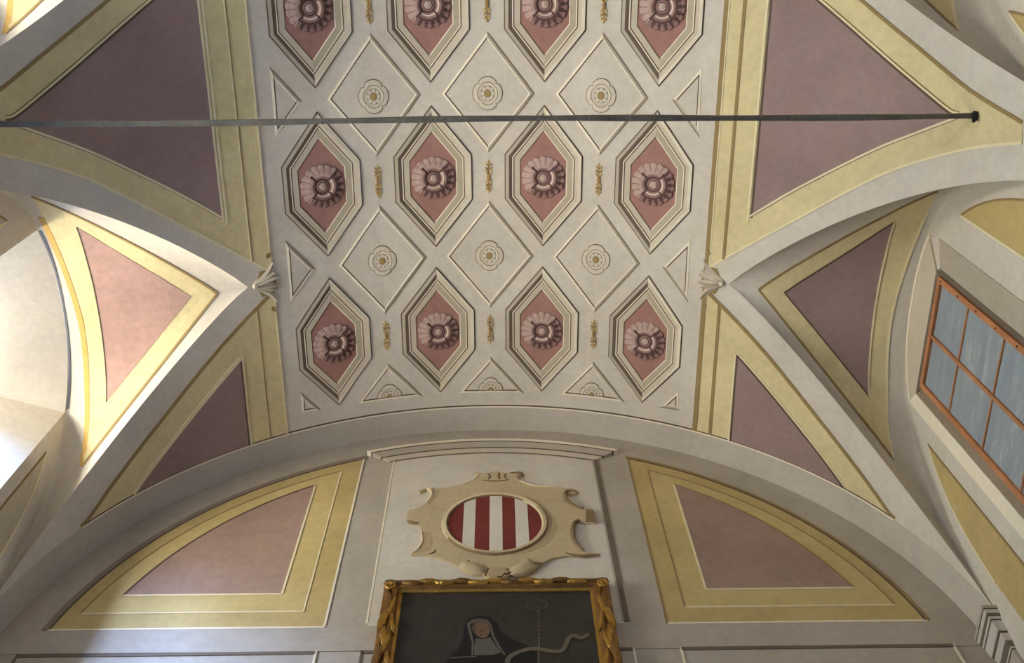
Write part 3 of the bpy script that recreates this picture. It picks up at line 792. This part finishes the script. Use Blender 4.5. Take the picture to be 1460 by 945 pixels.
sub('painted_face_shade', [(-.094, 4.358), (-.082, 4.39), (-.068, 4.397), (-.074, 4.34), (-.066, 4.30), (-.048, 4.272), (-.061, 4.28), (-.083, 4.309)], .0338, plaster('painted_skin_shade', (94, 70, 54), .1, rough=.5, bump=.05))
sub('painted_lips', [(-.054, 4.296), (-.044, 4.300), (-.033, 4.296), (-.044, 4.290)], .0343, plaster('painted_lip', (104, 62, 52), .1, rough=.5, bump=.05))
face_d = plaster('painted_feature', (84, 62, 50), .1, rough=.5)
for L in ([(-.078, 4.343), (-.064, 4.347), (-.056, 4.342), (-.066, 4.339)], [(-.034, 4.342), (-.024, 4.346), (-.012, 4.341), (-.024, 4.338)], [(-.048, 4.338), (-.044, 4.338), (-.040, 4.314), (-.050, 4.313)]):
    sub('painted_feature', L, .0342, face_d)
sub('painted_wimple', [(-0.069, 4.269), (-0.035, 4.257), (0.002, 4.276), (0.033, 4.205), (0.059, 4.154), (0.013, 4.137), (-0.077, 4.138), (-0.079, 4.207)], .0333, linen_p)
sub('painted_cuff', [(-0.196, 4.122), (-0.13, 4.13), (-0.067, 4.132), (-0.067, 4.125), (-0.13, 4.123), (-0.196, 4.115)], .0332, linen_p)
sub('painted_staff', [(0.253, 4.271), (0.261, 4.271), (0.239, 3.9), (0.229, 3.9)], .0334, linen_p)
sub('painted_crozier_shaft', [(0.257, 4.500), (0.270, 4.500), (0.264, 4.271), (0.250, 4.271)], .0326, faint_p)
pbuild('painted_crozier_head', [(q, wall_b, .0326, faint_p) for q in ribbon(smooth_pts([(.262, 4.495), (.225, 4.493), (.200, 4.520), (.222, 4.560), (.265, 4.575), (.306, 4.553), (.306, 4.520), (.285, 4.500), (.262, 4.512), (.258, 4.535)], 4), -.006, .006)], canvas)
SCR_M = [(.088, 4.080), (.104, 4.123), (.152, 4.160), (.229, 4.182), (.320, 4.160), (.369, 4.165), (.393, 4.210), (.411, 4.262), (.442, 4.280), (.474, 4.260), (.517, 4.289)]
pbuild('painted_scroll', [(q, wall_b, .0345, scroll_p) for q in ribbon(smooth_pts(SCR_M, 4), -.012, .012)], canvas)
sp_ = smooth_pts(SCR_M, 8); tick = []
for k in range(3, len(sp_)-12, 2):
    (xa, za), (xb, zb_) = sp_[k], sp_[k+1]; l = math.dist(sp_[k], sp_[k+1]) or 1; tx, tz = (xb-xa)/l, (zb_-za)/l
    hgt = .006 if k % 4 else .0045
    tick.append(([(xa-tz*hgt, za+tx*hgt), (xa+tx*.002-tz*hgt, za+tz*.002+tx*hgt), (xa+tx*.003+tz*hgt, za+tz*.003-tx*hgt), (xa+tz*hgt, za-tx*hgt)], wall_b, .0350, faint_p))
pbuild('scroll_lettering', tick, canvas)
for z_, w_ in ((4.285, .006), (4.315, .002), (4.350, .008), (4.395, .003), (4.430, .009), (4.470, .004)):
    sub('painted_crozier_knot', [(.248-w_, z_), (.272+w_, z_), (.270+w_, z_+.010), (.250-w_, z_+.010)], .0330, faint_p)
# gilt frame: four rails with a stepped profile
def rail(name, p0, p1, q0, q1):
    """p outer edge, q inner edge; profile across"""
    pro = [(0, .030), (.10, .060), (.30, .066), (.42, .050), (.56, .058), (.74, .060), (.84, .044), (.86, .046), (1, .036)]
    pcs = []
    for (a, ha), (b, hb) in zip(pro[:-1], pro[1:]):
        e = lambda t, P, Q: (P[0]+(Q[0]-P[0])*t, P[1]+(Q[1]-P[1])*t)
        pcs.append(([e(a, p0, q0), e(a, p1, q1), e(b, p1, q1), e(b, p0, q0)], wall_b, [ha, ha, hb, hb], gilt_d if a < .84 else gilt))
    return pbuild(name, pcs, None, .8)
rail('frame_rail', (FX0, FZ1), (FX1, FZ1), (IX0, IZ1), (IX1, IZ1))
rail('frame_rail', (FX0, FZ0), (FX1, FZ0), (IX0, IZ0), (IX1, IZ0))
rail('frame_rail', (FX0, FZ0), (FX0, FZ1), (IX0, IZ0), (IX0, IZ1))
rail('frame_rail', (FX1, FZ0), (FX1, FZ1), (IX1, IZ0), (IX1, IZ1))
def leaf(cx_, cz_, l, wd, ang, h, bend=.0, base=.050, name='carved_leaf', mat=None):
    V, Fc = [], []
    nu, nv = 10, 6
    for i in range(nu+1):
        t = i/nu; ww = wd*(sin(pi*min(t*.92+.04, 1))**.7)*(1+.18*sin(t*19)); bx = bend*t*t
        for j in range(nv+1):
            v = j/nv*2-1
            x, y = t*l, v*ww+bx
            hh = base+h*(1-v*v)*sin(pi*(.1+.8*t))+.004*cos(v*9)-.006*(abs(v) < .12)
            V.append(wall_b(cx_+x*cos(ang)-y*sin(ang), cz_+x*sin(ang)+y*cos(ang), hh))
    n = nv+1
    for i in range(nu):
        for j in range(nv): Fc.append((i*n+j, i*n+j+1, (i+1)*n+j+1, (i+1)*n+j))
    rim = [(i*n) for i in range(nu+1)]+[nu*n+j for j in range(1, n)]+[i*n+nv for i in range(nu-1, -1, -1)]+[j for j in range(nv-1, 0, -1)]
    b0 = len(V)
    for k in rim: p = V[k]; V.append(Vector((p.x, D-.02, p.z)))
    m = len(rim)
    for k in range(m): Fc.append((rim[k], rim[(k+1) % m], b0+(k+1) % m, b0+k))
    return pin(from_py(name, V, Fc, mat or gilt, None, True))
def volute(cx_, cz_, r, flip):
    pts = [wall_b(cx_+flip*r*(1-.78*k/26)*cos(.5+k*.42), cz_+r*(1-.78*k/26)*sin(.5+k*.42), .062+.012*k/26) for k in range(27)]
    return pin(tube('corner_scroll', pts, .0085, gilt, None, 7, lambda t: 1.1-.4*t))
random.seed(3)
for sd, X0, Xi in ((-1, FX0, IX0), (1, FX1, IX1)):
    volute(X0-sd*.036, 4.674, .034, sd)
    leaf(X0-sd*.004, 4.728, .075, .014, pi/2+sd*1.75, .018, mat=gilt_d)
    leaf(X0-sd*.066, 4.735, .11, .010, -pi/2+sd*.08, .016)
    z = 4.640; k = 0
    while z > 3.2:
        e = 1 if k % 2 else -1
        leaf(X0-sd*(.036+.004*e), z, .185, .024, -pi/2+sd*.09*e, .020, sd*.012*e, base=.056, mat=gilt if k % 3 else gilt_d)
        leaf(X0-sd*(.072-.004*e), z-.05, .165, .013, -pi/2-sd*.10*e, .018, -sd*.012*e, base=.058)
        leaf(X0-sd*.012, z-.06, .130, .010, -pi/2+sd*.04*e, .016, 0, base=.050, mat=gilt_d if k % 2 else gilt)
        z -= .145; k += 1
x = FX0+.10; k = 0
while x < FX1-.16:
    leaf(x, 4.704+.006*(k % 2), .110, .015, .10 if k % 2 else -.10, .022, .004*(-1)**k, base=.060, mat=gilt if k % 3 else gilt_d)
    leaf(x+.05, 4.722, .07, .009, .12 if k % 2 else -.12, .014, 0, base=.040, mat=gilt_d)
    x += .092; k += 1
# dark twist of wire over the frame
wire = tube('hanging_wire', wpts([(.030, 4.745), (.045, 4.772), (.066, 4.770), (.080, 4.800), (.100, 4.796), (.118, 4.815)], .045), .004, iron_d, None, 6)
tag(wire, 'short dark twisted wire sticking up behind the gilt frame', 'wire')

# ------------------------------------------------------------------ side walls: false windows and spandrels
def off_form(bay, d, y):
    ym, hl, kl, hh, kh = bay
    t = min(abs(y-ym)/((hh if y > ym else hl)-d), 1)
    return ZS + (1.78-d)*max(0, 1-t**2.3)**(1/2.3)
for bi in (0, 1):
    bay = BAYS[bi]; ym = bay[0]
    for side, wmap, wall in ((1, wall_r, wall_right), (-1, wall_l, wall_left)):
        for up in (False, True):
            h = bay[3] if up else bay[1]
            ya = ym+.72 if up else ym-.66
            yb = ym+(h-.135) if up else ym-(h-.135)
            L = [(ya+(yb-ya)*k/14, off_form(bay, .13, ya+(yb-ya)*k/14)) for k in range(15)]
            poly = [(ya, 3.4)]+L+[(yb, 3.4)]
            o = build('spandrel_panel', [(poly, wmap, .003, ochre if side > 0 else plaster('cool_lit_ochre_paint', (188, 177, 152), .1))], wall, cell=.5)  # left ochre is greyed in its colour, the look of blue light
            o['label'] = 'ochre panel beside a window' if side > 0 else 'ochre panel beside a window opening, greyed as under blue light'
            pcs = [(q, wmap, .006, hi_y if up else line_o) for q in ribbon(L, -.006, .006)]
            pcs.append(([(ya-.006, 3.4), (ya+.006, 3.4), (ya+.006, L[0][1]), (ya-.006, L[0][1])], wmap, .006, line_o if up else hi_y))
            build('panel_line', pcs, o, cell=.5)
def false_window(n, bay):
    y0, y1, zt, zb = bay[0]-.270, bay[0]+.432, 5.485, 3.30
    o = build('window_%d' % n, [([(y0-.005, zb-.05), (y1+.005, zb-.05), (y1+.005, zt+.005), (y0-.005, zt+.005)], wall_r, .002, dark_l)], None, cell=1)
    tag(o, 'painted false window with orange-brown frame and blue-grey panes' if n == 4 else 'second painted false window, beyond the iron tie rod', 'window', kind='structure')
    ym = (y0+y1)/2+.012
    fw = .034
    def strip(name, poly, h, m): return build(name, [(poly, wall_r, h, m)], o, cell=1)
    strip('frame_head', [(y0, zt-fw), (y1, zt-fw), (y1, zt), (y0, zt)], .022, wood_p)
    strip('frame_stile', [(y0, zb), (y0+fw, zb), (y0+fw, zt-fw), (y0, zt-fw)], .022, wood_p)
    strip('frame_stile', [(y1-fw, zb), (y1, zb), (y1, zt-fw), (y1-fw, zt-fw)], .022, wood_p)
    strip('frame_sill', [(y0, zb-.04), (y1, zb-.04), (y1, zb), (y0, zb)], .022, wood_p)
    strip('mullion', [(ym-.011, zb), (ym+.011, zb), (ym+.011, zt-fw), (ym-.011, zt-fw)], .018, wood_p)
    zs_ = [zt-fw, 5.09, 4.665, 4.24, 3.80, zb]
    for k in range(1, 5):
        strip('glazing_bar', [(y0+fw, zs_[k]-.006), (ym-.011, zs_[k]-.006), (ym-.011, zs_[k]+.006), (y0+fw, zs_[k]+.006)], .014, wood_p)
        strip('glazing_bar', [(ym+.011, zs_[k]-.006), (y1-fw, zs_[k]-.006), (y1-fw, zs_[k]+.006), (ym+.011, zs_[k]+.006)], .014, wood_p)
    for c in range(2):
        a, b = (y0+fw, ym-.011) if c == 0 else (ym+.011, y1-fw)
        for k in range(5):
            strip('pane', [(a, zs_[k+1]+.006), (b, zs_[k+1]+.006), (b, zs_[k]-.006), (a, zs_[k]-.006)], .006, pane_p)
    for k in range(9):                                 # nail heads on the frame
        a = k*.23
        bm = bmesh.new()
        bmesh.ops.create_cone(bm, cap_ends=True, segments=6, radius1=.006, radius2=.004, depth=.006, matrix=Matrix.Translation((W-.024, y0+fw/2, CZ+zt-.05-a)) @ Matrix.Rotation(-pi/2, 4, 'Y'))
        me = bpy.data.meshes.new('nail'); bm.to_mesh(me); bm.free(); link('nail', me, o, [iron_d])
    # painted stone surround
    tp = [(y0-.17+(y1-y0+.335)*k/16, form_z(y0-.17+(y1-y0+.335)*k/16, bay)-.03) for k in range(17)]
    strip('surround_head', tp+[(y1+.075, zt+.055), (y0-.005, zt+.055)], .012, frm_l)
    strip('surround_edge', [p for p in tp]+[(p[0], p[1]-.022) for p in reversed(tp)], .016, hi_l)
    strip('surround_shade', [(y0-.02, zt+.055), (y1+.075, zt+.055), (y1+.005, zt+.004), (y0-.005, zt+.004)], .006, dark_l)
    strip('surround_jamb', [(y1+.165, zb), (y1+.165, form_z(y1+.165, bay)-.03), (y1+.075, zt+.055), (y1+.075, zb)], .012, hi_l)
    strip('surround_shade', [(y1+.005, zb), (y1+.005, zt+.004), (y1+.075, zt+.038), (y1+.075, zb)], .006, plaster('surround_brown_paint', (140, 124, 104), .1))
    strip('surround_jamb', [(y0-.19, zb), (y0-.19, zt+.10), (y0-.035, zt+.03), (y0-.035, zb)], .005, mid_l)
    strip('surround_shade', [(y0-.035, zb), (y0-.035, zt+.03), (y0-.004, zt+.004), (y0-.004, zb)], .008, dark_l)
    return o
false_window(4, BAYS[0])
false_window(5, BAYS[1])

# ------------------------------------------------------------------ pier capital in the corner
cap = bpy.data.objects.new('corner_capital', None); COL.objects.link(cap); cap.location = (W, D, CZ+4.1); cap.empty_display_size = .1
tag(cap, 'stepped grey painted capital in the corner beside the end wall', 'capital')  # illusionistic wall painting of a capital, built as shallow stacked mouldings
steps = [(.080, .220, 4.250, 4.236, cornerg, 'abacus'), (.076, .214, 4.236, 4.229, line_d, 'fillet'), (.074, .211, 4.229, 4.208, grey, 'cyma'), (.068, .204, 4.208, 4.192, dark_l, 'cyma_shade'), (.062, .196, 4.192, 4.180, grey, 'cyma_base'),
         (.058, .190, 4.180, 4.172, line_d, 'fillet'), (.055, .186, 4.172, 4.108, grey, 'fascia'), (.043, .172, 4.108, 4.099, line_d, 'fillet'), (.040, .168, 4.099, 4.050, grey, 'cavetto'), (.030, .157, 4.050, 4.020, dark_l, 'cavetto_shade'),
         (.025, .150, 4.020, 4.010, grey, 'astragal'), (.022, .146, 4.010, 4.003, line_d, 'fillet'), (.020, .143, 4.003, 3.60, cornerg, 'necking')]
for dx, dyy, z1, z0, m, nm in steps:
    V, Fc = [], []
    for (a, b, z) in ((dx, dyy, z1), (dx*.93, dyy*.97, z0)):
        V += [(W-a, D, CZ+z), (W-a, D-b, CZ+z), (W, D-b, CZ+z), (W, D, CZ+z)]
    Fc = [(0, 1, 2, 3), (4, 5, 6, 7), (0, 1, 5, 4), (1, 2, 6, 5), (2, 3, 7, 6), (3, 0, 4, 7)]
    o = from_py(nm, V, Fc, m); o.parent = cap; o.matrix_parent_inverse = Matrix.Translation(cap.location).inverted()

# ------------------------------------------------------------------ iron tie rod
rod = bpy.data.objects.new('tie_rod', None); COL.objects.link(rod); rod.location = (0, .975, CZ+5.0)
tag(rod, 'thin square iron tie rod spanning the vault from side to side', 'tie rod')
pts = []
V, Fc = [], []
N_ = 48
for k in range(N_+1):
    t = k/N_; x = -2.42+4.83*t
    y = .006*sin(t*9)+.020*(.5-t); z = .005*sin(t*7+1)
    r = .0125+.0012*sin(t*31)
    for a, b in ((-1, -1), (1, -1), (1, 1), (-1, 1)): V.append((x, y+a*r, z+b*r))
for k in range(N_):
    for j in range(4): Fc.append((4*k+j, 4*k+(j+1) % 4, 4*k+4+(j+1) % 4, 4*k+4+j))
Fc += [(0, 1, 2, 3), tuple(4*N_+j for j in range(4))]
o = from_py('bar', V, Fc, iron, rod)
for sd in (-1, 1):
    bm = bmesh.new()
    bmesh.ops.create_cube(bm, size=1, matrix=Matrix.Translation((sd*2.405, -.005*sd*1.5, 0)) @ Matrix.Diagonal((.030, .046, .040, 1)))
    bmesh.ops.bevel(bm, geom=bm.edges[:], offset=.008, segments=2, affect='EDGES')
    me = bpy.data.meshes.new('anchor_eye'); bm.to_mesh(me); bm.free(); link('anchor_eye', me, rod, [iron_d])
    bm = bmesh.new()
    bmesh.ops.create_cone(bm, cap_ends=True, segments=8, radius1=.009, radius2=.005, depth=.085, matrix=Matrix.Translation((sd*2.405, -.01*sd, .0)) @ Matrix.Rotation(.5, 4, 'Y') @ Matrix.Rotation(.6, 4, 'X'))
    me = bpy.data.meshes.new('wedge'); bm.to_mesh(me); bm.free(); link('wedge', me, rod, [iron_d])
